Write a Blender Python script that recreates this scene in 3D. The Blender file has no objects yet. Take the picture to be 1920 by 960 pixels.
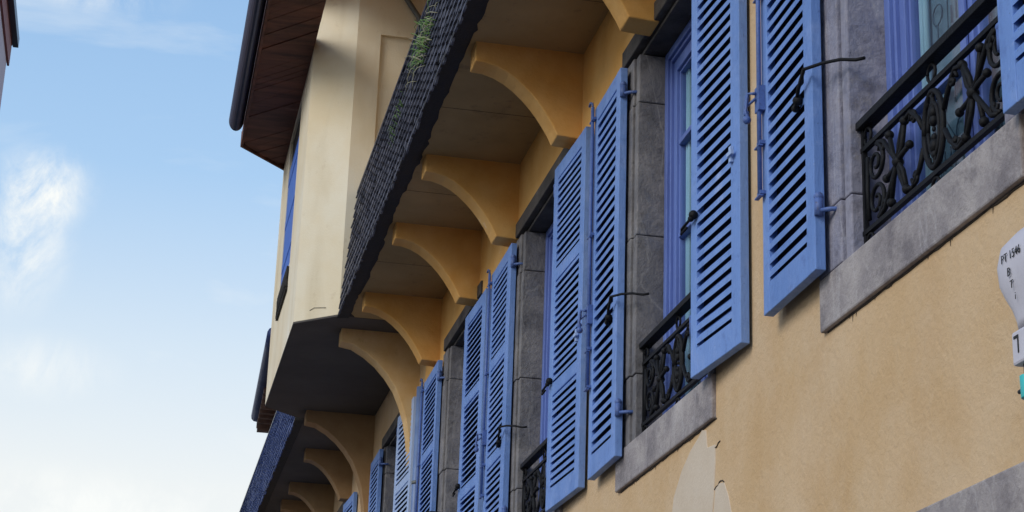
import bpy, bmesh, math, random
from mathutils import Vector, Matrix
random.seed(7)
S = bpy.context.scene
COL = S.collection

# ---------------------------------------------------------------- camera
# x runs away along the facade, y out of the facade towards the street, z up
PITCH, YAW, ROLL, FPX = 0.333478766, -0.193390686, 0.035645833, 3527.76
F = Vector((math.cos(PITCH)*math.cos(YAW), math.cos(PITCH)*math.sin(YAW), math.sin(PITCH)))
R0 = F.cross(Vector((0, 0, 1))).normalized(); U0 = R0.cross(F)
Rr = R0*math.cos(ROLL) + U0*math.sin(ROLL); Ur = -R0*math.sin(ROLL) + U0*math.cos(ROLL)
cd = bpy.data.cameras.new('camera'); cam = bpy.data.objects.new('camera', cd); COL.objects.link(cam)
M3 = Matrix((Rr, Ur, -F)).transposed()
cam.matrix_world = Matrix.Translation((0, 2.0, 1.6)) @ M3.to_4x4()
cd.sensor_width = 36; cd.lens = FPX/1920*36; cd.clip_end = 3000; cd.clip_start = 0.05
S.camera = cam

# ---------------------------------------------------------------- world, sun, exposure
PUFFS = [((.9452, .0720, .3195), (17, 30, 19), 1.5), ((.9375, .0600, .3440), (22, 34, 40), 1.3), ((.982, .03, .185), (6, 6, 34), 1.6), ((.89, .05, .44), (10, 16, 60), .8), ((.969, .055, .255), (20, 20, 45), .8)]   # direction, 1/size, amount
SUN_DIR = Vector((-0.42, 0.74, 0.50)).normalized()      # towards the sun
w = bpy.data.worlds.new('World'); S.world = w; w.use_nodes = True
nt = w.node_tree; N = nt.nodes; L = nt.links; N.clear()
out = N.new('ShaderNodeOutputWorld'); bg = N.new('ShaderNodeBackground')
sky = N.new('ShaderNodeTexSky'); sky.sky_type = 'NISHITA'; sky.sun_disc = False
sky.sun_elevation = math.asin(SUN_DIR.z); sky.sun_rotation = math.atan2(SUN_DIR.x, SUN_DIR.y)
sky.air_density = 1.0; sky.dust_density = .7; sky.ozone_density = 1.5
tc = N.new('ShaderNodeTexCoord')
mp = N.new('ShaderNodeMapping'); mp.inputs['Scale'].default_value = (1.0, 1.0, 2.6); mp.inputs['Location'].default_value = (0.3, 0.15, 0.0)
L.new(tc.outputs['Generated'], mp.inputs['Vector'])
n1 = N.new('ShaderNodeTexNoise'); n1.inputs['Scale'].default_value = 4.2; n1.inputs['Detail'].default_value = 9; n1.inputs['Roughness'].default_value = .58; n1.inputs['Distortion'].default_value = .5
L.new(mp.outputs[0], n1.inputs['Vector'])
r1 = N.new('ShaderNodeValToRGB'); r1.color_ramp.elements[0].position = .50; r1.color_ramp.elements[1].position = .74
L.new(n1.outputs['Fac'], r1.inputs[0])
sep = N.new('ShaderNodeSeparateXYZ'); L.new(tc.outputs['Generated'], sep.inputs[0])
hz = N.new('ShaderNodeMapRange'); hz.inputs['From Min'].default_value = .20; hz.inputs['From Max'].default_value = .50; hz.inputs['To Min'].default_value = .96; hz.inputs['To Max'].default_value = .62; hz.clamp = True
L.new(sep.outputs['Z'], hz.inputs['Value'])
hc = N.new('ShaderNodeValToRGB'); L.new(sep.outputs['Z'], hc.inputs[0]); hce = hc.color_ramp.elements
hce[0].position = .20; hce[0].color = (.90, .93, .92, 1); hce[1].position = .56; hce[1].color = (.29, .53, .85, 1)
q_ = hce.new(.27); q_.color = (.74, .85, .93, 1); q_ = hce.new(.36); q_.color = (.47, .69, .93, 1)
hs = N.new('ShaderNodeVectorMath'); hs.operation = 'SCALE'; hs.inputs['Scale'].default_value = 7.6; L.new(hc.outputs[0], hs.inputs[0])
tint = N.new('ShaderNodeMix'); tint.data_type = 'RGBA'; tint.blend_type = 'MULTIPLY'; tint.inputs['Factor'].default_value = 1
L.new(sky.outputs[0], tint.inputs[6]); tint.inputs[7].default_value = (1.05, 1.3, 1.6, 1)
c1 = N.new('ShaderNodeMix'); c1.data_type = 'RGBA'; L.new(hz.outputs[0], c1.inputs['Factor']); L.new(tint.outputs[2], c1.inputs[6]); L.new(hs.outputs[0], c1.inputs[7])
# wisps everywhere, thicker round a few puffs
cs = N.new('ShaderNodeMath'); cs.operation = 'MULTIPLY'; cs.inputs[1].default_value = .55; L.new(r1.outputs[0], cs.inputs[0]); acc = cs.outputs[0]
n2 = N.new('ShaderNodeTexNoise'); n2.inputs['Scale'].default_value = 17; n2.inputs['Detail'].default_value = 12; n2.inputs['Roughness'].default_value = .66; n2.inputs['Distortion'].default_value = .35
mp2 = N.new('ShaderNodeMapping'); mp2.inputs['Rotation'].default_value = (math.radians(-52), 0, 0); mp2.inputs['Scale'].default_value = (1, 1.7, 1.1)
L.new(tc.outputs['Generated'], mp2.inputs['Vector']); L.new(mp2.outputs[0], n2.inputs['Vector'])
r2 = N.new('ShaderNodeMapRange'); r2.inputs['From Min'].default_value = .40; r2.inputs['From Max'].default_value = .68; L.new(n2.outputs['Fac'], r2.inputs[0])
for (c_, sc_, amt) in PUFFS:
    sb_ = N.new('ShaderNodeVectorMath'); sb_.operation = 'SUBTRACT'; L.new(tc.outputs['Generated'], sb_.inputs[0]); sb_.inputs[1].default_value = c_
    ml_ = N.new('ShaderNodeVectorMath'); ml_.operation = 'MULTIPLY'; L.new(sb_.outputs[0], ml_.inputs[0]); ml_.inputs[1].default_value = sc_
    ln_ = N.new('ShaderNodeVectorMath'); ln_.operation = 'LENGTH'; L.new(ml_.outputs[0], ln_.inputs[0])
    mr_ = N.new('ShaderNodeMapRange'); mr_.interpolation_type = 'SMOOTHSTEP'; mr_.inputs['From Min'].default_value = 1.0; mr_.inputs['From Max'].default_value = .0; mr_.inputs['To Min'].default_value = 0; mr_.inputs['To Max'].default_value = amt; L.new(ln_.outputs['Value'], mr_.inputs[0])
    pm_ = N.new('ShaderNodeMath'); pm_.operation = 'MULTIPLY'; L.new(mr_.outputs[0], pm_.inputs[0]); L.new(r2.outputs[0], pm_.inputs[1])
    aa_ = N.new('ShaderNodeMath'); aa_.operation = 'ADD'; aa_.use_clamp = True; L.new(acc, aa_.inputs[0]); L.new(pm_.outputs[0], aa_.inputs[1]); acc = aa_.outputs[0]
cl = N.new('ShaderNodeMix'); cl.data_type = 'RGBA'
L.new(acc, cl.inputs['Factor']); L.new(c1.outputs[2], cl.inputs[6]); cl.inputs[7].default_value = (7.3, 7.5, 7.4, 1)
L.new(cl.outputs[2], bg.inputs['Color']); bg.inputs['Strength'].default_value = 0.102
L.new(bg.outputs[0], out.inputs['Surface'])

sd = bpy.data.lights.new('sun', 'SUN'); sun = bpy.data.objects.new('sun', sd); COL.objects.link(sun)
sd.energy = 1.35; sd.angle = math.radians(26); sd.color = (1.0, .93, .82)
sun.rotation_euler = SUN_DIR.to_track_quat('Z', 'Y').to_euler()
sun.location = (5, 20, 20)
S.view_settings.view_transform = 'Standard'; S.view_settings.look = 'None'
S.view_settings.exposure = 0.36; S.view_settings.gamma = 1
S.render.engine = 'CYCLES'

# ---------------------------------------------------------------- materials
def mat(name, cols, scale=3, rough=.8, bump=.0, bscale=60, stretch=(1, 1, 1), spots=None, metal=0, spec=.5, vein=None, detail=6, bdist=.01, streak=None):
    m = bpy.data.materials.new(name); m.use_nodes = True
    t = m.node_tree; n = t.nodes; l = t.links; b = n['Principled BSDF']
    b.inputs['Roughness'].default_value = rough; b.inputs['Metallic'].default_value = metal; b.inputs['Specular IOR Level'].default_value = spec
    c = n.new('ShaderNodeTexCoord'); mpn = n.new('ShaderNodeMapping'); mpn.inputs['Scale'].default_value = stretch
    l.new(c.outputs['Object'], mpn.inputs[0])
    ns = n.new('ShaderNodeTexNoise'); ns.inputs['Scale'].default_value = scale; ns.inputs['Detail'].default_value = detail; ns.inputs['Roughness'].default_value = .6
    l.new(mpn.outputs[0], ns.inputs['Vector'])
    rp = n.new('ShaderNodeValToRGB'); e = rp.color_ramp.elements
    k = len(cols)
    for i, col in enumerate(cols):
        p = .32 + .36*i/max(1, k-1)
        if i == 0: e[0].position = p; e[0].color = (*col, 1)
        elif i == k-1: e[1].position = p; e[1].color = (*col, 1)
        else: q = e.new(p); q.color = (*col, 1)
    l.new(ns.outputs['Fac'], rp.inputs[0]); src = rp.outputs[0]
    def over(fac, col, src):
        mm = n.new('ShaderNodeMix'); mm.data_type = 'RGBA'; l.new(fac, mm.inputs['Factor']); l.new(src, mm.inputs[6]); mm.inputs[7].default_value = (*col, 1)
        return mm.outputs[2]
    if streak:
        sc, col, lo, hi, amt, st = streak
        m2 = n.new('ShaderNodeMapping'); m2.inputs['Scale'].default_value = st; l.new(c.outputs['Object'], m2.inputs[0])
        q = n.new('ShaderNodeTexNoise'); q.inputs['Scale'].default_value = sc; q.inputs['Detail'].default_value = 5; q.inputs['Distortion'].default_value = .4; l.new(m2.outputs[0], q.inputs['Vector'])
        mr = n.new('ShaderNodeMapRange'); mr.inputs['From Min'].default_value = lo; mr.inputs['From Max'].default_value = hi; mr.inputs['To Max'].default_value = amt; l.new(q.outputs['Fac'], mr.inputs[0])
        src = over(mr.outputs[0], col, src)
    if spots:
        for (sc, col, lo, hi, amt) in spots:
            q = n.new('ShaderNodeTexNoise'); q.inputs['Scale'].default_value = sc; q.inputs['Detail'].default_value = 8; q.inputs['Roughness'].default_value = .7; l.new(c.outputs['Object'], q.inputs['Vector'])
            mr = n.new('ShaderNodeMapRange'); mr.inputs['From Min'].default_value = lo; mr.inputs['From Max'].default_value = hi; mr.inputs['To Max'].default_value = amt; l.new(q.outputs['Fac'], mr.inputs[0])
            src = over(mr.outputs[0], col, src)
    if vein:
        sc, col, amt, rot = vein
        m3 = n.new('ShaderNodeMapping'); m3.inputs['Rotation'].default_value = rot; m3.inputs['Scale'].default_value = (1, 1, .35); l.new(c.outputs['Object'], m3.inputs[0])
        q = n.new('ShaderNodeTexNoise'); q.inputs['Scale'].default_value = sc; q.inputs['Detail'].default_value = 4; q.inputs['Distortion'].default_value = 1.2; l.new(m3.outputs[0], q.inputs['Vector'])
        a = n.new('ShaderNodeMath'); a.operation = 'SUBTRACT'; a.inputs[1].default_value = .5; l.new(q.outputs['Fac'], a.inputs[0])
        b2 = n.new('ShaderNodeMath'); b2.operation = 'ABSOLUTE'; l.new(a.outputs[0], b2.inputs[0])
        mr = n.new('ShaderNodeMapRange'); mr.inputs['From Min'].default_value = .0; mr.inputs['From Max'].default_value = .012; mr.inputs['To Min'].default_value = amt; mr.inputs['To Max'].default_value = 0; l.new(b2.outputs[0], mr.inputs[0])
        src = over(mr.outputs[0], col, src)
    l.new(src, b.inputs['Base Color'])
    if bump:
        q = n.new('ShaderNodeTexNoise'); q.inputs['Scale'].default_value = bscale; q.inputs['Detail'].default_value = 8; q.inputs['Roughness'].default_value = .65; l.new(mpn.outputs[0], q.inputs['Vector'])
        bp = n.new('ShaderNodeBump'); bp.inputs['Strength'].default_value = bump; bp.inputs['Distance'].default_value = bdist
        l.new(q.outputs['Fac'], bp.inputs['Height']); l.new(bp.outputs[0], b.inputs['Normal'])
    return m

OCH = mat('ochre_plaster', [(.55, .36, .180), (.60, .41, .225), (.63, .45, .275)], 2.1, .9, .6, 40,
          spots=[(1.1, (.64, .49, .33), .47, .66, .6), (2.9, (.53, .34, .165), .53, .70, .5), (5, (.62, .46, .29), .50, .72, .4), (38, (.42, .25, .12), .62, .74, .35), (150, (.25, .15, .08), .68, .76, .5)],
          streak=(2.2, (.50, .31, .15), .50, .70, .45, (1.2, 1, .45)))
ORG = mat('orange_plaster', [(.73, .36, .080), (.77, .41, .11), (.79, .455, .15)], 4, .85, .45, 30, spots=[(3, (.62, .30, .07), .5, .7, .6), (22, (.30, .15, .05), .64, .74, .5)])
CRM = mat('cream_plaster', [(.75, .63, .43), (.79, .69, .51), (.80, .73, .58)], 1.6, .9, .2, 70, spots=[(8, (.48, .36, .2), .60, .78, .5)], streak=(2.5, (.60, .50, .33), .52, .7, .5, (1.5, 1.5, .3)))
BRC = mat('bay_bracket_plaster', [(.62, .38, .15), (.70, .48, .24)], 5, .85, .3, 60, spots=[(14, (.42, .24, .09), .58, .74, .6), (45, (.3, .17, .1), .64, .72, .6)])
BR2 = mat('shaded_bracket_plaster', [(.31, .18, .08), (.38, .24, .115)], 5, .85, .3, 50, spots=[(14, (.32, .18, .08), .56, .74, .6)])  # darker bracket plaster, shade beyond the bay put into its colour
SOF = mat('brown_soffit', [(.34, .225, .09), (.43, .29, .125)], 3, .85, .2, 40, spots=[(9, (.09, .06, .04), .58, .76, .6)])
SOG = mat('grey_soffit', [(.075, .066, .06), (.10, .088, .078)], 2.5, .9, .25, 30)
LNT = mat('shade_darkened_stone', [(.022, .02, .02), (.05, .044, .042), (.10, .088, .08)], 5, .8, .5, 60, spots=[(14, (.05, .045, .05), .54, .72, .7)])  # lintel stone coloured nearly black to stand for shade under the window heads
STN = mat('grey_stone', [(.22, .195, .205), (.33, .295, .30), (.44, .395, .38)], 5, .75, .7, 50, spots=[(7, (.16, .14, .15), .50, .64, .75), (40, (.42, .39, .38), .56, .72, .5), (110, (.12, .10, .10), .62, .72, .5)], vein=(2.4, (.50, .47, .48), .28, (.5, .9, .3)))
SBR = mat('shaded_jamb_stone', [(.095, .093, .105), (.16, .158, .178), (.25, .232, .23)], 4, .75, .7, 45, spots=[(11, (.05, .045, .045), .50, .70, .7), (50, (.30, .27, .24), .60, .72, .5), (9, (.12, .13, .17), .52, .7, .6)], vein=(2.2, (.35, .33, .32), .35, (.9, .2, .9)))  # darker copy of the jamb stone, shade of the reveals put into its colour
SND = mat('blue_grey_stone', [(.14, .155, .24), (.23, .245, .34), (.36, .335, .38)], 4, .7, .7, 45, spots=[(11, (.085, .075, .095), .50, .70, .7), (50, (.38, .35, .33), .58, .72, .6), (9, (.25, .22, .20), .56, .7, .5)], vein=(2.2, (.46, .46, .50), .35, (.9, .2, .9)))
BLU = mat('blue_paint', [(.115, .225, .53), (.145, .265, .60), (.18, .31, .66)], 5, .6, .35, 90, stretch=(1, 1, .25), spots=[(9, (.24, .35, .66), .52, .70, .6), (24, (.075, .14, .38), .54, .72, .6), (60, (.30, .38, .60), .62, .70, .5), (95, (.035, .04, .09), .64, .70, .85)])
BLM = mat('blue_paint_pale', [(.32, .44, .70), (.36, .48, .74)], 6, .5, .25, 90, stretch=(1, 1, .25), spots=[(110, (.05, .05, .1), .68, .76, .7)])
VIO = mat('violet_blue_paint', [(.085, .12, .34), (.11, .17, .46), (.14, .22, .56)], 4, .5, .2, 80, stretch=(1, 1, .2), spots=[(18, (.20, .27, .62), .58, .72, .5)])
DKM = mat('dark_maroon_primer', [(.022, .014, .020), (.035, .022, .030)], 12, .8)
IRN = mat('black_iron', [(.003, .003, .004), (.007, .007, .009)], 30, .6, .3, 120, spec=.22, spots=[(70, (.04, .028, .022), .64, .74, .4)])
IRB = mat('blue_painted_iron', [(.06, .11, .30), (.09, .16, .42)], 30, .5, .3, 120, spots=[(70, (.05, .04, .05), .56, .7, .8)])
NVY = mat('navy_gutter', [(.012, .018, .045), (.02, .028, .065)], 8, .35, .1, 40)
SLT = mat('slate', [(.024, .029, .055), (.05, .054, .09), (.10, .10, .13)], 16, .5, .5, 90, spots=[(30, (.11, .11, .12), .62, .74, .6), (12, (.03, .045, .025), .62, .76, .5)])
SL2 = mat('skylit_blue_slate', [(.03, .055, .17), (.045, .085, .25), (.07, .11, .30)], 9, .5, .5, 90, spots=[(40, (.10, .12, .2), .64, .74, .5)])  # slate with the blue of the skylight put in; also colours the blue gutter
DRK = mat('dark_board', [(.010, .009, .009), (.02, .016, .014)], 12, .8, .3, 50)
WOD = mat('brown_eave_wood', [(.05, .018, .013), (.11, .038, .024), (.19, .07, .042)], 3, .7, .4, 40, stretch=(3, .5, 1))
WDL = mat('pale_eave_wood', [(.22, .13, .10), (.34, .22, .17)], 8, .7, .4, 40)
LIL = mat('lilac_plaster', [(.46, .38, .44), (.54, .46, .50)], .8, .9, .3, 20)
RED = mat('red_brown_wood', [(.20, .06, .06), (.28, .09, .08)], 5, .7, .2, 30)
ASP = mat('street_paving', [(.04, .038, .036), (.06, .056, .052)], 1.4, .9, .4, 25)
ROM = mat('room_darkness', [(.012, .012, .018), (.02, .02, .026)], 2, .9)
WHT = mat('white_plastic', [(.52, .50, .56), (.58, .56, .62)], 12, .45, .08, 50, spots=[(40, (.34, .30, .30), .62, .74, .5)])
GRY = mat('grey_conduit', [(.10, .11, .11), (.14, .15, .15)], 12, .5)
PIP = mat('blue_grey_downpipe', [(.10, .16, .34), (.14, .22, .42)], 12, .45, .1, 60)
INK = mat('black_ink', [(.01, .01, .01), (.015, .015, .015)], 12, .6)
CAB = mat('black_cable', [(.008, .008, .009), (.014, .014, .014)], 12, .5)
TEA = mat('teal_plastic', [(.03, .38, .40), (.04, .48, .48)], 12, .4)
PAT = mat('pale_repair_plaster', [(.57, .46, .345), (.62, .52, .41)], 5, .9, .25, 60, spots=[(20, (.44, .38, .32), .58, .72, .5)])
CRK = mat('crack_dirt', [(.03, .022, .018), (.07, .05, .035)], 60, .95)
GRS = mat('grass_blade', [(.10, .22, .04), (.20, .34, .08)], 20, .6)
STW = mat('dry_stem', [(.30, .28, .17), (.42, .40, .28)], 20, .7)
CUR = mat('teal_lace_curtain', [(.13, .21, .29), (.17, .27, .35)], 9, .9, .3, 200)
CUD = mat('curtain_figure_thread', [(.05, .09, .14), (.07, .12, .17)], 9, .9)
CUW = mat('pale_curtain_edge', [(.42, .66, .80), (.48, .72, .85)], 9, .8)

gl = bpy.data.materials.new('window_glass'); gl.use_nodes = True
t = gl.node_tree; t.nodes.clear(); o_ = t.nodes.new('ShaderNodeOutputMaterial'); a_ = t.nodes.new('ShaderNodeBsdfTransparent'); g_ = t.nodes.new('ShaderNodeBsdfGlossy'); x_ = t.nodes.new('ShaderNodeMixShader'); f_ = t.nodes.new('ShaderNodeFresnel')
a_.inputs[0].default_value = (.93, .97, .98, 1); g_.inputs['Roughness'].default_value = .02; f_.inputs[0].default_value = 1.5
x_.inputs[0].default_value = .16; t.links.new(a_.outputs[0], x_.inputs[1]); t.links.new(g_.outputs[0], x_.inputs[2]); t.links.new(x_.outputs[0], o_.inputs[0])
GLS = gl

# ---------------------------------------------------------------- mesh helpers
class MB:
    def __init__(s): s.v = []; s.f = []; s.sm = []
    def add(s, vs, fs, smooth=False):
        k = len(s.v); s.v += [tuple(p) for p in vs]
        for f in fs: s.f.append([i+k for i in f]); s.sm.append(smooth)
        return s
    def box(s, x0, x1, y0, y1, z0, z1, M=None):
        P = [Vector((x, y, z)) for x in (x0, x1) for y in (y0, y1) for z in (z0, z1)]
        if M: P = [M @ p for p in P]
        return s.add(P, [(0, 1, 3, 2), (4, 6, 7, 5), (0, 4, 5, 1), (2, 3, 7, 6), (0, 2, 6, 4), (1, 5, 7, 3)])
    def prism(s, poly, axis, a, b, M=None):
        """poly: 2D points; axis 'x': poly in (y,z); 'y': (x,z); 'z': (x,y)"""
        def mk(p, q):
            v = {'x': (q, p[0], p[1]), 'y': (p[0], q, p[1]), 'z': (p[0], p[1], q)}[axis]
            return M @ Vector(v) if M else v
        n = len(poly); V = [mk(p, a) for p in poly] + [mk(p, b) for p in poly]
        return s.add(V, [tuple(range(n)), tuple(range(2*n-1, n-1, -1))] + [(i, i+n, (i+1) % n+n, (i+1) % n) for i in range(n)])
    def tube(s, pts, r, k=8, M=None, taper=None):
        pts = [Vector(p) for p in pts]; n = len(pts); V = []; Fc = []; up = None
        for i, p in enumerate(pts):
            d = (pts[min(i+1, n-1)]-pts[max(i-1, 0)]).normalized()
            if up is None: up = d.orthogonal().normalized()
            up = (up-d*up.dot(d)).normalized(); sd_ = d.cross(up)
            rr = r if taper is None else r*(1+(taper-1)*i/(n-1))
            for j in range(k):
                a = 2*math.pi*j/k; V.append(p+(up*math.cos(a)+sd_*math.sin(a))*rr)
        for i in range(n-1):
            for j in range(k): Fc.append((i*k+j, i*k+(j+1) % k, (i+1)*k+(j+1) % k, (i+1)*k+j))
        Fc += [tuple(range(k-1, -1, -1)), tuple(range((n-1)*k, n*k))]
        if M: V = [M @ v for v in V]
        return s.add(V, Fc, True)
    def ball(s, c, r, k=10, sc=(1, 1, 1)):
        c = Vector(c); V = []; Fc = []; h = k//2+1
        for i in range(h+1):
            a = math.pi*i/h
            for j in range(k):
                b = 2*math.pi*j/k; V.append(c+Vector((r*sc[0]*math.sin(a)*math.cos(b), r*sc[1]*math.sin(a)*math.sin(b), r*sc[2]*math.cos(a))))
        for i in range(h):
            for j in range(k): Fc.append((i*k+j, (i+1)*k+j, (i+1)*k+(j+1) % k, i*k+(j+1) % k))
        return s.add(V, Fc, True)
    def build(s, name, m, parent=None, bevel=0, label=None):
        off = Vector((0, 0, 0)); p = parent
        while p is not None: off += p.location; p = p.parent
        me = bpy.data.meshes.new(name); me.from_pydata([Vector(v)-off for v in s.v], [], s.f)
        me.polygons.foreach_set('use_smooth', s.sm)
        bm = bmesh.new(); bm.from_mesh(me); bmesh.ops.recalc_face_normals(bm, faces=bm.faces[:]); bm.to_mesh(me); bm.free()
        me.materials.append(m); me.update()
        o = bpy.data.objects.new(name, me); COL.objects.link(o); o.parent = parent
        if bevel:
            q = o.modifiers.new('bevel', 'BEVEL'); q.width = bevel; q.segments = 2; q.limit_method = 'ANGLE'
        if label: o['label'] = label
        return o
def empty(name, loc, label, cat, group=None):
    o = bpy.data.objects.new(name, None); COL.objects.link(o); o.location = loc; o['label'] = label; o['category'] = cat
    if group: o['group'] = group
    o.empty_display_size = .2
    return o
def arc(cx, cz, r, a0, a1, n=14, rz=None):
    rz = rz or r
    return [(cx+r*math.cos(math.radians(a0+(a1-a0)*i/n)), cz+rz*math.sin(math.radians(a0+(a1-a0)*i/n))) for i in range(n+1)]

# ---------------------------------------------------------------- ground
MB().box(-400, 900, -400, 600, -.3, -.004).build('ground', ASP)['kind'] = 'structure'
MB().box(-30, 200, .9, 6.0, -.003, .004).build('street', ASP)['kind'] = 'structure'
MB().box(-30, 60, .0, .9, .0, .12).build('pavement', STN)['kind'] = 'structure'

# ---------------------------------------------------------------- the town house
H = empty('town_house', (10, 0, 0), 'ochre plastered house with blue louvred shutters and an overhanging slate hung balcony', 'house')

# openings (x near, x far)
WIN = [(3.93, 4.95), (6.38, 7.41), (8.80, 9.84), (11.21, 12.25), (14.42, 15.36), (17.92, 18.90), (20.6, 21.6)]
ZS, ZL = 3.452, 5.235      # sill top, lintel bottom
SZ0, LZ1 = 3.285, 5.345    # stone outline
NE, FA = .085, .25
wall = MB()
T = -.45
wall.box(-4, 30, T, 0, 2.612, SZ0); wall.box(-4, 30, T, 0, LZ1, 12)
edges = [-4] + [q for a, b in WIN for q in (a-NE, b+FA)] + [30]
for i in range(0, len(edges), 2): wall.box(edges[i], edges[i+1], T, 0, SZ0, LZ1)
wall.build('wall', OCH, H)
# stone course of the ground floor
lo = MB(); x = -4
for i in range(40):
    x2 = x+.85+.12*math.sin(i*2.3)
    lo.box(x+.003, min(x2, 30), T, .014+.004*math.sin(i*5.1), 1.9, 2.612)
    x = x2
    if x > 30: break
lo.box(-4, 30, T, .0, 0, 1.9)
lo.build('ground_floor_stonework', STN, H, .006)

def window(k, a, b):
    st = MB()
    # sill, lintel, two jambs of blocks
    st.box(a-NE, b+FA, -.42, .018, SZ0, ZS)
    surr = st.build('stone_sill', STN, H, .006)
    for xr in (1, -1):
        j = MB(); z = ZS+.001
        for zz in ((3.655 if k == 0 else 3.75), 4.373, 5.0, ZL-.001):
            jit = .003*math.sin(zz*17+b*3)
            if xr > 0:
                j.box(b+.055, b+FA, -.42, .014+jit, z, zz-.003)       # flat outer band
                j.box(b, b+.053, -.42, .002+jit, z, zz-.003)          # rebate for the shutters
            else: j.box(a-NE, a, -.42, .010+jit, z, zz-.003)
            z = zz
        j.build('stone_jamb', SND if k == 0 else SBR, H, .005)
    l = MB(); l.box(a-NE, b+FA, -.42, .016, ZL+.022, LZ1); l.box(a-NE, b+FA, -.42, -.020, ZL, ZL+.020)
    l.build('stone_lintel', LNT, H, .005)
    # window: the frame with its casements
    e = .001
    f = MB()
    def ring(x0, x1, z0, z1, y0, y1, w_, wb=None):
        wb = wb or w_
        f.box(x0, x0+w_, y0, y1, z0, z1); f.box(x1-w_, x1, y0, y1, z0, z1)
        f.box(x0+w_, x1-w_, y0, y1, z0, z0+wb); f.box(x0+w_, x1-w_, y0, y1, z1-wb, z1)
    x0, x1, z0, z1 = a+e, b-e, ZS+e, ZL-e
    ring(x0, x1, z0, z1, -.20, -.118, .038)
    ring(x0+.0385, x1-.0385, z0+.0385, z1-.0385, -.20, -.131, .016)
    win = f.build('window_frame', VIO, H, .003)
    cx = (a+b)/2
    for (p, q) in ((x0+.056, cx-.001), (cx+.001, x1-.056)):
        f = MB(); ring(p, q, z0+.056, z1-.056, -.195, -.145, .040, .055)
        ring(p+.0405, q-.0405, z0+.1115, z1-.1115, -.190, -.158, .012)
        for zb in (3.90, 4.346, 4.776):
            f.box(p+.053, q-.053, -.186, -.152, zb-.012, zb+.012)
        f.build('casement', VIO, win, .002)
        g = MB(); g.box(p+.05, q-.05, -.172, -.169, z0+.12, z1-.12); g.build('pane', GLS, win)
    # meeting stile cover
    MB().box(cx-.018, cx+.018, -.143, -.132, z0+.058, z1-.058).build('meeting_strip', VIO, win, .003)
    # curtain with soft pleats
    c = MB(); n = 90; V = []; 
    for i in range(n+1):
        xx = a+.07+(b-a-.14)*i/n; yy = -.205+.006*math.sin(i*.9)+.003*math.sin(i*2.3)
        V += [(xx, yy, ZS+.06), (xx, yy, ZL-.05)]
    c.add(V, [(2*i, 2*i+2, 2*i+3, 2*i+1) for i in range(n)], True)
    c.build('lace_curtain', CUR, win)
    c = MB()
    for xx in (b-.125, b-.152): c.tube([(xx, -.190, ZS+.08), (xx, -.190, ZL-.06)], .011, 6)
    c.build('curtain_edging', CUW, win)
    # little stitched houses and trees along the lace
    if k < 2:
        c = MB(); rnd = random.Random(k)
        for zz in (3.62, 3.84, 4.06, 4.28, 4.5):
            xx = a+.12
            while xx < b-.2:
                wd = .05+rnd.random()*.06; h = .07+rnd.random()*.06
                if rnd.random() < .7:
                    pts = [(xx, zz), (xx, zz+h), (xx+wd/2, zz+h*1.5), (xx+wd, zz+h), (xx+wd, zz), (xx, zz)]
                    c.tube([(p[0], -.1945, p[1]) for p in pts], .0022, 5)
                    for q in (.3, .7):
                        c.tube([(xx+wd*q, -.1945, zz+h*.3), (xx+wd*q, -.1945, zz+h*.8)], .003, 5)
                else:
                    c.tube([(xx+wd/2, -.1945, zz), (xx+wd/2, -.1945, zz+h*.7)], .0022, 5)
                    c.tube([(p[0], -.1945, p[1]) for p in arc(xx+wd/2, zz+h, h*.32, -90, 270, 12)], .0022, 5)
                xx += wd+.02
        c.build('curtain_figures', CUD, win)
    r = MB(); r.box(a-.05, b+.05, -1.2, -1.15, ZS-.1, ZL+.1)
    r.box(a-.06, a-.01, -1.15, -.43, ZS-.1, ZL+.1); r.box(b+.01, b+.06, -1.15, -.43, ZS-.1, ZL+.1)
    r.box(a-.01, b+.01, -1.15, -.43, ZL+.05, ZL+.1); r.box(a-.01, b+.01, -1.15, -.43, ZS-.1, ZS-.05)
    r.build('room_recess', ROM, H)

    # ironwork guard rail
    y = -.035; W_ = b-a
    g = MB(); g.box(a+.002, b-.002, y-.022, y+.022, 3.855, 3.880)
    rail = g.build('guard_rail', IRN, H, .002)
    g = MB()
    g.box(a+.002, b-.002, y-.008, y+.008, 3.782, 3.796)
    g.box(a+.002, b-.002, y-.008, y+.008, 3.517, 3.531)
    for xx in (a+.014, b-.014): g.box(xx-.007, xx+.007, y-.007, y+.007, ZS+.001, 3.854)
    for xx in (a+.014, b-.014, cx): 
        g.tube([(p[0], y, p[1]) for p in arc(xx if xx == cx else xx+(.03 if xx < cx else -.03), 3.824, .026, 0, 360, 14)], .005, 6)
        g.tube([(p[0], y, p[1]) for p in arc(xx if xx == cx else xx+(.03 if xx < cx else -.03), 3.486, .027, 0, 360, 14)], .005, 6)
    g.build('rail_bars', IRN, rail)
    g = MB()
    def P(pts, r_=.0068, taper=None): g.tube([(p[0], y, p[1]) for p in pts], r_, 7, taper=taper)
    zc = 3.657
    # centre cartouche
    P(arc(cx, zc, .062, 0, 360, 28, .112), .009)
    P(arc(cx, zc, .036, 0, 360, 20, .078), .006)
    for i in range(7): g.ball((cx, y, zc-.075+.025*i), .013+.006*math.sin(i*1.7), 8, (1, .8, 1.1))
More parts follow.
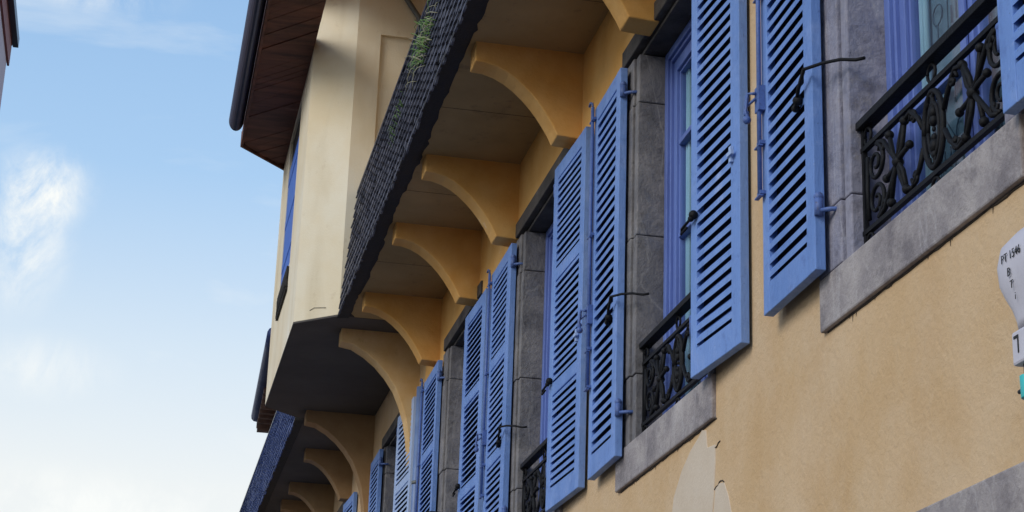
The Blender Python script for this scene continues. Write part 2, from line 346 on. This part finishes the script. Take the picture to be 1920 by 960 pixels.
    for sgn in (-1, 1):
        P([(cx+sgn*(q[0]), zc+q[1]) for q in [(.015+.02*math.cos(t_), .075+.03*math.sin(t_)) for t_ in [i*.5 for i in range(10)]]], .006)
        P([(cx+sgn*(q[0]), zc-q[1]) for q in [(.015+.02*math.cos(t_), .075+.03*math.sin(t_)) for t_ in [i*.5 for i in range(10)]]], .006)
        X = cx+sgn*W_*.245
        # crossed arms ending in balls
        for (dx, dz) in ((.055, .105), (-.055, .105)):
            P([(X-dx, zc-dz), (X-dx*.6, zc-dz*.35), (X+dx*.6, zc+dz*.35), (X+dx, zc+dz)], .0078)
            g.ball((X-dx, y, zc-dz), .0145); g.ball((X+dx, y, zc+dz), .0145)
        P([(X-.085, zc+.02), (X-.03, zc+.012), (X+.03, zc-.012), (X+.085, zc-.02)], .008)
        g.ball((X-.085, y, zc+.02), .013); g.ball((X+.085, y, zc-.02), .013)
        g.ball((X, y, zc), .018)
        # swan-neck links from the cartouche up and down to the rails
        for up in (-1, 1):
            pts = [(cx+sgn*.07, zc+up*.03), (cx+sgn*.10, zc+up*.075), (cx+sgn*.15, zc+up*.115), (cx+sgn*.20, zc+up*.105), (X-sgn*.015, zc+up*.05), (X, zc)]
            P(pts, .008)
        # small curls filling the corners
        for up in (-1, 1):
            for X0 in (cx+sgn*W_*.13, X+sgn*W_*.11):
                P([(X0+sgn*.026*(1-t_/14)*math.cos(t_*.55), zc+up*(.088+.028*(1-t_/14)*math.sin(t_*.55))) for t_ in range(13)], .0055)
            g.ball((cx+sgn*W_*.13, y, zc+up*.088), .009)
        # C scrolls by the jamb
        E_ = cx+sgn*(W_/2-.10)
        for up in (-1, 1):
            sp = []
            for i in range(34):
                t_ = i/33; an = math.radians(100+up*0+t_*560); rr = .062*(1-t_*.8)
                sp.append((E_+sgn*(rr*math.cos(an))*1.0, zc+up*(.058+rr*math.sin(an)*.95)))
            P(sp, .0075, .7)
            P([(E_+sgn*-.02, zc+up*.118), (E_-sgn*.06, zc+up*.105), (X+sgn*.03, zc+up*.03), (X, zc)], .008)
        P([(E_+sgn*.06, zc-.1), (E_+sgn*.068, zc), (E_+sgn*.06, zc+.1)], .007)
    g.build('scrollwork', IRN, rail)

for k, (a, b) in enumerate(WIN): window(k, a, b)

# rough dirty joints where the plaster meets the sills
rnd = random.Random(3)
for (a, b) in WIN[:3]:
    cr = MB()
    p = []; xx = a-NE-.01
    while xx < b+FA: p.append((xx, .0005, SZ0-.003+rnd.uniform(-.004, .002))); xx += .03+rnd.random()*.03
    cr.tube(p, .0035, 5)
    for i in range(9):
        xx = rnd.uniform(a, b+.2); z = SZ0-.004; cr.tube([(xx, .0, z), (xx+.004, .0, z-rnd.uniform(.006, .022))], .003, 5, taper=.3)
    cr.build('plaster_crack', CRK, H)
for px in ([(6.245, 3.19), (6.285, 3.178), (6.33, 3.172)], [(6.20, 3.032), (6.24, 3.045), (6.27, 3.034), (6.31, 3.028)], [(4.325, 2.4), (4.335, 2.402), (4.345, 2.4)], [(3.2, 2.95), (3.35, 2.97), (3.5, 2.955), (3.62, 2.96)]):
    cr = MB()
    for i in range(len(px)-1):
        cr.tube([(px[i][0], .001, px[i][1]), ((px[i][0]+px[i+1][0])/2, .001, (px[i][1]+px[i+1][1])/2+.004), (px[i+1][0], .001, px[i+1][1])], .0028, 5)
    cr.build('plaster_crack', CRK, H)
# pale repair patches in the plaster
def patch(poly, t_=.0035):
    return MB().prism(poly, 'y', -.01, t_)
patch([(6.50, 3.262), (6.46, 3.28), (6.41, 3.268), (6.395, 3.20), (6.30, 3.19), (6.30, 3.12), (6.32, 3.0), (6.36, 2.85), (6.39, 2.70), (6.82, 2.70), (6.86, 2.85), (6.87, 2.97), (6.82, 3.10), (6.72, 3.18), (6.60, 3.235)]).build('plaster_patch', PAT, H, .003)
patch([(6.30, 3.028), (6.26, 3.04), (6.20, 3.032), (6.15, 2.97), (6.09, 2.85), (6.06, 2.70), (6.36, 2.70), (6.335, 2.9)], .0025).build('plaster_patch', PAT, H, .002)

# ---------------------------------------------------------------- louvred shutters
def shutter(p0, p1, z0, z1, panels, pitch, side, ztilt=0, rod=False, label=None, paint=None, stay=True, closer=False, sw=(.062, .062), fill=.225):
    """p0,p1: plan points of the outer face, near and far end; side +1: hinge at the near end (shutter lies beyond the window)"""
    d = Vector((p1[0]-p0[0], p1[1]-p0[1], 0)); W_ = d.length; d.normalize(); nrm = Vector((-d.y, d.x, 0))
    M = Matrix.Translation((p0[0], p0[1], 0)) @ Matrix((d, nrm, Vector((0, 0, 1)))).transposed().to_4x4()
    th = .034; paint = paint or BLU
    f = MB()
    sw0, sw1 = sw
    f.box(0, sw0, -th, 0, z0, z1, M); f.box(W_-sw1, W_, -th, 0, z0, z1, M)
    rails = [z0] + [z0+(z1-z0)*i/panels for i in range(1, panels)] + [z1]
    spans = []
    hb, ht, hm = .10, .075, .065
    e = .0006
    f.box(sw0+e, W_-sw1-e, -th+.001, -.001, z0, z0+hb, M); f.box(sw0+e, W_-sw1-e, -th+.001, -.001, z1-ht, z1, M)
    lo = z0+hb
    for i in range(1, panels):
        f.box(sw0+e, W_-sw1-e, -th+.001, -.001, rails[i]-hm/2, rails[i]+hm/2, M); spans.append((lo, rails[i]-hm/2)); lo = rails[i]+hm/2
    spans.append((lo, z1-ht))
    o = f.build('shutter', paint, H, .003, label)
    s_ = MB(); rnd = random.Random(int(p0[0]*100))
    for (a, b) in spans:
        n = max(1, round((b-a)/pitch)); pp = (b-a)/n
        for i in range(n):
            zc = a+pp*(i+.5)
            hh = pp*fill; dd = .021; up = .026+rnd.uniform(-.002, .002); jz = rnd.uniform(-.0018, .0018)
            q = [(-.002, zc-hh+jz), (-.002, zc+hh+jz), (-.002-dd, zc+hh+jz+up), (-.002-dd, zc-hh+jz+up)]
            s_.prism(q, 'x', sw0-.004, W_-sw1+.004, M @ Matrix.Translation((W_/2, 0, zc)) @ Matrix.Rotation(math.radians(rnd.gauss(0, .35)), 4, 'Y') @ Matrix.Translation((-W_/2, 0, -zc)))
    s_.build('louvres', paint, o)
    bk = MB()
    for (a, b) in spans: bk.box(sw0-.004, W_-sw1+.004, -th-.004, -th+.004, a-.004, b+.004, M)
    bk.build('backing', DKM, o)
    hx = -.005 if side > 0 else W_+.005
    for zh in (z0+.20, z1-.12):
        hw = MB()
        hw.tube([M @ Vector((hx, -.012, zh-.028)), M @ Vector((hx, -.012, zh+.03))], .014, 10)
        hw.ball(M @ Vector((hx, -.012, zh+.034)), .016)
        # strap from pin to wall
        hw.tube([M @ Vector((hx, -.012, zh-.012)), M @ Vector((hx-.035*side, -.035, zh-.016)), M @ Vector((hx-.05*side, -.075, zh-.016))], .008, 6)
        hw.build('hinge_pin', IRB, o)
    ir = MB()
    if stay:
        if side > 0:   # far leaf: long iron stay hooked to the window jamb
            zz = 4.06
            ir.ball(M @ Vector((.10, .012, zz-.012)), .017); ir.ball(M @ Vector((.125, .010, zz-.028)), .014)
            ir.tube([M @ Vector((.12, .012, zz-.035)), M @ Vector((.07, .02, zz+.015)), M @ Vector((-.01, .03, zz+.045))], .0065, 7)
            q = M @ Vector((-.01, .03, zz+.045))
            ir.tube([q, Vector((q.x-.08, .066, zz+.035)), Vector((q.x-.15, .034, zz+.02)), Vector((q.x-.19, .0, zz+.005)), Vector((q.x-.21, -.02, zz+.005))], .0055, 7)
        else:          # near leaf: small triangular catch
            zz = 4.055
            ir.ball(M @ Vector((W_-.06, .012, zz+.005)), .018); ir.ball(M @ Vector((W_-.055, .02, zz-.01)), .012)
            ir.tube([M @ Vector((W_-.06, .014, zz)), M @ Vector((W_+.04, .022, zz-.02)), M @ Vector((W_+.05, .02, zz-.035)), M @ Vector((W_-.01, .02, zz-.03))], .0055, 7)
        ir.build('shutter_stay', IRN, o)
    if rod:
        rd = MB()
        X = W_-.022
        rd.tube([M @ Vector((X, .016, z0+.42)), M @ Vector((X, .016, z1+.0))], .0085, 8)
        rd.tube([M @ Vector((X, .016, z1)), M @ Vector((X, .018, z1+.02)), M @ Vector((X+.02, .022, z1+.03)), M @ Vector((X+.045, .022, z1+.022))], .006, 6)
        for zh in (z0+.42, z0+.60, z0+1.15, z1-.06):
            rd.box(X-.018, X+.018, .0, .02, zh-.006, zh+.006, M); rd.box(X-.018, X+.034, .010, .024, zh-.014, zh-.009, M)
        # lever handle box in the middle
        zz = z0+.76
        rd.box(X-.022, X+.022, .001, .024, zz-.045, zz+.045, M)
        rd.tube([M @ Vector((X, .03, zz+.02)), M @ Vector((X+.03, .045, zz+.03)), M @ Vector((X+.045, .05, zz-.03)), M @ Vector((X+.03, .045, zz-.06))], .0065, 6)
        rd.ball(M @ Vector((X+.035, .048, zz-.065)), .015); rd.ball(M @ Vector((X+.05, .045, zz-.035)), .011)
        rd.tube([M @ Vector((X, .03, zz)), M @ Vector((X+.05, .04, zz-.005)), M @ Vector((X+.06, .04, zz+.035))], .005, 6)
        rd.build('locking_rod', IRB, o)
    if closer:
        c = MB(); c.box(.055, .075, .001, .012, 4.13, 4.19, M); c.box(.03, .075, .010, .02, 4.15, 4.165, M); c.build('catch_plate', BLM, o)
    return o

ZB, ZT = 3.425, 5.195
shutter((3.26, .055), (3.842, .060), 3.44, ZT, 1, .047, -1, stay=False, sw=(.062, .075))
shutter((5.092, .068), (5.588, .062), 3.452, ZT+.02, 1, .047, 1, rod=True, sw=(.075, .060))
shutter((5.875, .046), (6.37, .074), 3.445, ZT+.02, 1, .047, -1, closer=True, sw=(.085, .060))
shutter((7.505, .062), (8.00, .056), 3.408, 5.20, 1, .047, 1, rod=True, sw=(.072, .055))
shutter((8.215, .048), (8.82, .064), 3.42, 5.205, 3, .037, -1, closer=True, sw=(.075, .07))
shutter((9.945, .058), (10.55, .054), 3.42, 5.19, 3, .037, 1, rod=True, sw=(.10, .07))
shutter((10.745, .050), (11.40, .058), 3.42, 5.17, 3, .037, -1, sw=(.10, .08), fill=.13)
shutter((12.45, .058), (13.10, .052), 3.42, 5.18, 3, .037, 1, rod=True, fill=.15)
shutter((13.60, .050), (14.30, .068), 3.42, 5.21, 3, .040, -1, paint=BLM, label='paler shutter')  # leaf in the paler blue
shutter((15.40, .058), (16.0, .052), 3.42, 5.21, 3, .040, 1)
shutter((17.22, .045), (17.88, .066), 3.42, 5.21, 3, .040, -1)
shutter((18.95, .060), (19.6, .050), 3.42, 5.21, 3, .040, 1)

# ---------------------------------------------------------------- balcony slab, brackets
ZF = 5.72
def bracket(xb, m, big=False, th=.15, label=None, dep=1):
    if big:
        cv = [(.615, 5.615), (.52, 5.60), (.42, 5.545), (.33, 5.475), (.25, 5.39), (.18, 5.29), (.13, 5.18), (.09, 5.06), (.065, 4.93), (.05, 4.80), (.045, 4.70)]
        poly = [(-.01, ZF+.02), (.615, ZF+.02)] + cv + [(-.01, 4.66)]
    else:
        cv = [(.56, 5.612), (.50, 5.61), (.44, 5.593), (.385, 5.566), (.335, 5.530), (.29, 5.49), (.25, 5.448), (.212, 5.40), (.178, 5.35), (.15, 5.303), (.128, 5.258)]
        poly = [(-.01, ZF+.02), (.56*dep, ZF+.02)] + [(p[0]*dep, p[1]) for p in cv] + [(-.01, 5.250)]
    o = MB().prism(poly, 'x', xb, xb+th).build('bracket', m, H, .006, label)
    return o
for xb in (5.75, 7.12, 8.49, 10.05, 11.245, 12.75): bracket(xb, ORG)
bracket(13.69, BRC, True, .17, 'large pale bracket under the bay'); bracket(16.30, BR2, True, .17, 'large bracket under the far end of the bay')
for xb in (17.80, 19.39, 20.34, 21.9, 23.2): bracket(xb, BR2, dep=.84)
# orange painted band of wall above the lintels, 2 mm proud of the ochre wall
ob = MB(); ob.box(4.5, 13.385, -.01, .0025, LZ1+.002, ZF+.01); 
ed = [4.5]+[q for a, b in WIN[1:4] for q in (a-NE-.002, b+FA+.002)]+[13.385]
for i in range(0, len(ed), 2): ob.box(ed[i], ed[i+1], -.01, .0025, 5.17, LZ1+.002)
ob.build('painted_band', ORG, H)
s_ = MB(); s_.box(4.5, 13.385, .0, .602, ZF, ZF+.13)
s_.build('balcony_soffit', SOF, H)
sb = MB()
for xx in (6.4, 7.9, 9.35, 10.66, 12.05): sb.box(xx, xx+.003, .01, .60, ZF-.001, ZF+.003)
sb.build('soffit_joint', DRK, H)
d_ = MB(); d_.prism([(.603, ZF-.012), (.690, ZF-.022), (.680, ZF+.03), (.603, ZF+.12)], 'x', 4.5, 13.384); d_.build('balcony_edge_board', DRK, H)

rnd = random.Random(21); pl = [(6.2, .604)]; xx = 6.2
while xx < 13.36:
    pl.append((xx, .586+rnd.uniform(-.009, .009)+.008*math.sin(xx*3))); xx += rnd.uniform(.03, .12)
pl += [(13.37, .56), (13.37, .604)]
MB().prism(pl, 'z', ZF-.004, ZF-.0005).build('soffit_stain', DRK, H)

def slates(x0, x1, m, seed, name):
    """slate hung balcony front leaning slightly back; every slate laid separately in overlapping staggered rows"""
    c = MB(); c.prism([(.56, ZF+.03), (.655, ZF+.03), (.572, 6.70), (.50, 6.70)], 'x', x0, x1)
    core = c.build('balcony_front', DRK, H)
    MB().box(x0, x1, .49, .60, 6.701, 6.722).build('balcony_coping', NVY, core)
    s = MB(); rnd = random.Random(seed); rows = 12; ex = (6.70-ZF)/rows; wd = .122
    for r in range(rows+1):
        zb = ZF-.035+r*ex*.985
        yb = .664-.088*(zb-ZF)/.98
        xx = x0-(wd/2 if r % 2 else 0)
        while xx < x1-.02:
            a = max(x0, xx+.012+rnd.uniform(-.003, .003)); b = min(x1, xx+wd-.012+rnd.uniform(-.004, .004))
            if rnd.random() < (.10 if r == 0 else .012): xx += wd; continue
            if b-a > .02:
                j = rnd.uniform(-.006, .006) if r else rnd.uniform(-.022, .010); k = rnd.uniform(-.003, .006); tilt = rnd.uniform(-.003, .003); th = .012
                zt = min(zb+ex*1.02, 6.72)
                w_ = b-a; cu = .040; yo = yb+.014+k
                def yy(z): return yo+(yb-.002-yo)*(z-zb)/(zt-zb)
                out_ = [(a, zb+cu+j), (a+.16*w_, zb+cu*.75+j), (a+.30*w_, zb+j+tilt), (a+.70*w_, zb+j-tilt), (b-.16*w_, zb+cu*.75+j), (b, zb+cu+j), (b, zt), (a, zt)]
                n_ = len(out_); V = [(p[0], yy(p[1]), p[1]) for p in out_]+[(p[0], yy(p[1])+th, p[1]) for p in out_]
                s.add(V, [tuple(range(n_)), tuple(range(2*n_-1, n_-1, -1))]+[(q, q+n_, (q+1) % n_+n_, (q+1) % n_) for q in range(n_)])
            xx += wd
    return s.build(name, m, H)
slates(6.2, 13.384, SLT, 1, 'slate_hanging')
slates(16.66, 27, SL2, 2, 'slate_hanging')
# second balcony beyond the bay
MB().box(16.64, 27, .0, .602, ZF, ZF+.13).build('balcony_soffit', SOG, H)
MB().prism([(.603, ZF-.012), (.690, ZF-.022), (.680, ZF+.03), (.603, ZF+.12)], 'x', 16.64, 27).build('balcony_edge_board', DRK, H)

# ---------------------------------------------------------------- the projecting bay
BZ = 8.00; BT = 8.46
xa, xb_, xc, xd = 13.386, 13.69, 16.30, 16.60
yo, yi = .985, .675
bay = MB()
bay.box(xa, xa+.15, .003, yi-.0, ZF+.012, 6.2)                 # wall at right angles to the facade, up to the panel
bay.box(xa, xa+.15, .49, yi, 6.2, BT)
bay.box(xa, xa+.15, .003, .49, 8.055, BT)
bay.box(xa+.03, xa+.15, .003, .49, 6.2, 8.055)                 # sunk panel
bay.prism([(xa, yi), (xb_, yo), (xb_+.10, yo-.10), (xa+.15, yi-.06)], 'z', ZF+.012, BT)   # chamfer
wx0, wx1, wz0, wz1 = 14.58, 15.54, 6.50, 7.94
bay.box(xb_, wx0, yo-.15, yo, ZF+.012, BZ); bay.box(wx1, xc, yo-.15, yo, ZF+.012, BZ)
bay.box(wx0, wx1, yo-.15, yo, ZF+.012, wz0); bay.box(wx0, wx1, yo-.15, yo, wz1, BZ)
bay.prism([(xc, yo), (xd, yi), (xd-.15, yi-.06), (xc-.10, yo-.10)], 'z', ZF+.012, BZ)
bay.box(xd-.15, xd, .003, yi, ZF+.012, BZ)
bo = bay.build('bay', CRM, H)
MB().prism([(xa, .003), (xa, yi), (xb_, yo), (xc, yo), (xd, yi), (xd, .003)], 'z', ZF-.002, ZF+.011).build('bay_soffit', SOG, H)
bw = MB(); bw.box(wx0, wx1, yo-.06, yo-.006, wz0, 7.66); 
for zz in (6.7, 7.1, 7.5): bw.box(wx0+.02, wx1-.02, yo-.006, yo-.002, zz, zz+.08)
bw.build('bay_shutter', mat('bright_blue_paint', [(.03, .12, .50), (.04, .15, .58)], 6, .5), bo)
MB().box(wx0, wx1, yo-.06, yo-.02, 7.661, wz1).build('bay_window_head', DRK, bo)
gr_ = MB(); gr_.box(wx0, wx1-.05, yo+.002, yo+.02, 6.44, 6.47); gr_.box(wx0, wx1-.05, yo+.002, yo+.02, 6.27, 6.29)
n = 12
for i in range(n):
    a = wx0+(wx1-.05-wx0)*i/n; b = wx0+(wx1-.05-wx0)*(i+1)/n
    gr_.tube([(a, yo+.012, 6.29), (b, yo+.012, 6.44)], .012, 5); gr_.tube([(b, yo+.012, 6.29), (a, yo+.012, 6.44)], .012, 5)
gr_.build('bay_grille', DRK, bo)
MB().tube([(xa-.05, .33, 8.45), (xa-.04, .315, 8.38), (xa-.04, .26, 8.30), (xa-.035, .2, 8.22), (xa-.03, .15, 8.0), (xa-.03, .15, 6.2)], .022, 10).build('conduit', GRY, bo)
cb = MB(); cb.tube([(13.47, .768, 5.80), (13.55, .848, 5.815), (13.58, .878, 5.80)], .0018, 4); cb.build('bay_crack', CRK, bo)

# ---------------------------------------------------------------- main eaves
ev = MB(); oe = 1.39
eave_poly = [(12.4, 1.02), (12.4, oe), (15.84, oe), (16.31, .96), (16.31, .80), (xb_, .80), (xb_, .99)]
MB().box(11.0, xb_-.003, .0, 1.12, BT+.002, BT+.10).build('upper_eaves', ORG, H)
ev.prism(eave_poly, 'z', BZ+.012, BZ+.10)
eo = ev.build('eaves', WOD, H)
b_ = MB(); xx = 12.2; i = 0; rnd = random.Random(11)
while xx < 16.2:            # boards laid slantwise under the eaves
    wb = rnd.uniform(.10, .19)
    q0 = (xx+.002, yo+.002); q1 = (xx+wb-.002, yo+.002); dy = oe-.004-yo
    d0 = min(dy, (16.29-q0[0])/2.27) if q0[0]+dy*1.15 > 15.82 else dy
    d1 = min(dy, (16.29-q1[0])/2.27) if q1[0]+dy*1.15 > 15.82 else dy
    if d1 > .02: b_.prism([q0, q1, (q1[0]+d1*1.15, q1[1]+d1), (q0[0]+d0*1.15, q0[1]+d0)], 'z', BZ-.003-rnd.uniform(0, .008), BZ+.011)
    xx += wb; i += 1
b_.build('eaves_boarding', WOD, eo)
MB().box(12.41, 15.83, oe+.001, oe+.022, BZ-.03, BZ+.12).build('fascia', WOD, eo)
M_ = Matrix.Translation((15.832, oe+.01, 0)) @ Matrix.Rotation(math.atan2(.96-oe, .47), 4, 'Z')
MB().box(0, .64, 0, .022, BZ-.03, BZ+.12, M_).build('fascia', WOD, eo)
g = MB(); g.prism([(oe+.024, BZ+.10)] + [(oe+.09+.066*math.cos(math.radians(a)), BZ+.10+.10*math.sin(math.radians(a))) for a in range(180, 361, 15)], 'x', 12.35, 15.56)
g.build('gutter', NVY, H)
# lower roof over the far balcony
rf = MB(); rf.prism([(-2.0, 10.6), (.20, 9.2), (.20, 9.3), (-2.0, 10.75)], 'x', 16.9, 25.1); rf.build('roof', SLT, H)
fe = MB(); p0 = Vector((25.2, .395, 9.02)); p1 = Vector((30.1, .254, 9.02))
fe.tube([p0+(p1-p0)*i/6 for i in range(7)], .085, 10); fe.build('far_gutter', SL2, H)
fr = MB()
for i in range(8):
    q = p0+(p1-p0)*(.55+.065*i); fr.box(q.x, q.x+.10, q.y-1.0, q.y-.02, 8.86, 8.99)
fr.box(25.2, 30.3, -.9, .20, 9.0, 9.05); fr.box(30.1, 30.25, -.9, .22, 8.80, 8.98)
fr.build('rafter_end', WDL, H)
MB().tube([(13.36, .035, z) for z in (.13, 2, 4, 5.22)], .030, 12).build('downpipe', PIP, H)
dp = MB()
for z in (3.2, 4.5): dp.tube([(13.36, .035, z-.012), (13.36, .035, z+.012)], .034, 12)
dp.build('pipe_clip', GRY, H)

# ---------------------------------------------------------------- weeds in the slates
wd_ = empty('weed_tuft', (9.65, .66, 6.15), 'tuft of green and straw weeds sprouting from the slates of the balcony front', 'weed')
gm, dm = MB(), MB(); rnd = random.Random(5)
for i in range(95):
    bx = 9.65+rnd.gauss(0, .17); bz = 6.24+rnd.gauss(0, .07); by = .69-.088*(bz-ZF)/.98
    L_ = rnd.uniform(.05, .17); ax = rnd.gauss(.1, .6); up = rnd.uniform(-.3, 1.1)
    pts = []
    for j in range(5):
        t_ = j/4; pts.append((bx+ax*L_*t_, by+.07*L_/.15*math.sin(t_*2.2)*rnd.uniform(.8, 1.2), bz+L_*up*t_-L_*.7*t_*t_))
    (dm if rnd.random() < .42 else gm).tube(pts, .0030, 4, taper=.3)
gm.build('green_blades', GRS, wd_)['kind'] = 'stuff'; dm.build('dry_stems', STW, wd_)['kind'] = 'stuff'
w2 = MB()
for i in range(26):
    bx = 10.75+rnd.gauss(0, .15); bz = 6.22+rnd.gauss(0, .06); by = .69-.088*(bz-ZF)/.98
    L_ = rnd.uniform(.03, .07); w2.tube([(bx, by, bz), (bx+rnd.gauss(0, .02), by+.02, bz+L_*.5), (bx+rnd.gauss(0, .03), by+.03, bz+L_*.5)], .0022, 4, taper=.4)
o = w2.build('moss_sprig', GRS); o['label'] = 'sparse sprig of moss lower down the slate front, beyond the big tuft'; o['category'] = 'moss'; o['kind'] = 'stuff'

# ---------------------------------------------------------------- white box on the wall, bottom right
B = empty('telephone_junction_box', (3.45, 0, 2.67), 'rounded white plastic junction box with handwritten letters on the ochre wall', 'junction box')
prof = [(2.801, .119, .150), (2.82, .121, .152), (2.85, .134, .156), (2.88, .155, .162), (2.91, .170, .168), (2.955, .175, .170), (2.995, .168, .162), (3.02, .145, .140), (3.032, .10, .10)]
cx, V, Fc, n = 3.455, [], [], 24
for (z, hw, dp_) in prof:
    for j in range(n):
        a = 2*math.pi*j/n; c_, s2 = math.cos(a), math.sin(a)
        ex = math.copysign(abs(c_)**.42, c_)*hw; ey = math.copysign(abs(s2)**.42, s2)*dp_/2
        V.append((cx+ex, .055+dp_/2+ey, z))
for i in range(len(prof)-1):
    for j in range(n): Fc.append((i*n+j, i*n+(j+1) % n, (i+1)*n+(j+1) % n, (i+1)*n+j))
Fc += [tuple(range(n)), tuple(range(len(prof)*n-1, len(prof)*n-n-1, -1))]
b = MB(); b.add(V, Fc, True); b.build('cover', WHT, B)
b = MB(); b.box(cx-.145, cx+.120, .06, .205, 2.725, 2.800); b.build('base_unit', WHT, B, .006)
MB().box(cx-.10, cx+.10, .001, .059, 2.74, 2.95).build('wall_plate', GRY, B)
def text(s, x, y, z, size, name='lettering', rot=0):
    cu = bpy.data.curves.new(name, 'FONT'); cu.body = s; cu.size = size; cu.extrude = .0006; cu.offset = -.0002
    ob_ = bpy.data.objects.new('tmp', cu); COL.objects.link(ob_)
    dg = bpy.context.evaluated_depsgraph_get(); me = bpy.data.meshes.new_from_object(ob_.evaluated_get(dg))
    bpy.data.objects.remove(ob_)
    # reads from the street: text runs towards -x
    M = Matrix.Translation((x, y, z)) @ Matrix.Rotation(math.radians(180), 4, 'Z') @ Matrix.Rotation(math.radians(90), 4, 'X') @ Matrix.Rotation(rot, 4, 'Z')
    me.transform(Matrix.Translation(-B.location) @ M); me.materials.clear(); me.materials.append(INK)
    o = bpy.data.objects.new(name, me); COL.objects.link(o); o.parent = B
    return o
text('PT 1546', 3.560, .2262, 2.948, .027)
text('B', 3.535, .2262, 2.912, .028); text('T', 3.530, .2235, 2.884, .026); text('i', 3.520, .2185, 2.858, .024)
m = MB(); m.box(3.540, 3.562, .2055, .2065, 2.782, 2.788); m.box(3.540, 3.545, .2055, .2065, 2.748, 2.782); m.build('printed_mark', INK, B)
c = MB(); c.tube([(3.545, .185, 2.74), (3.545, .185, 2.69), (3.54, .185, 2.63), (3.52, .17, 2.52), (3.46, .10, 2.3), (3.4, .03, 1.9)], .0095, 10)
cb_ = c.build('cable', CAB, B)
c = MB(); c.tube([(3.545, .185, 2.700), (3.543, .185, 2.650)], .019, 12); c.build('cable_connector', TEA, cb_, .002)
c = MB(); c.tube([(3.561, .19, 2.672), (3.580, .19, 2.672)], .005, 8); c.build('connector_pin', CAB, cb_)

# ---------------------------------------------------------------- house across the street
Q = empty('neighbouring_house', (28, 8, 0), 'tall lilac plastered house across the street with a red brown eave', 'house')
hw = MB(); hw.box(22, 32, 5.08, 12, 0, 16.0); hw.build('wall', LIL, Q)
e_ = MB(); e_.box(21.9, 32.15, 5.03, 12, 16.001, 16.10); e_.box(21.9, 32.15, 5.04, 5.079, 15.6, 15.98); e_.build('eaves', RED, Q)
MB().box(21.9, 32.25, 4.93, 5.029, 16.02, 16.20).build('gutter', NVY, Q)
MB().prism([(5.03, 16.2), (12, 19), (12, 16.2)], 'x', 22, 32.1).build('roof', SLT, Q)
for zz in (4, 7.5, 11):
    for xx in (23.5, 26.5, 29.3):
        wf = MB().box(xx, xx+1.0, 5.055, 5.079, zz, zz+1.7).build('window', SND, Q)
        MB().box(xx+.08, xx+.92, 5.045, 5.054, zz+.08, zz+1.62).build('pane', ROM, wf)
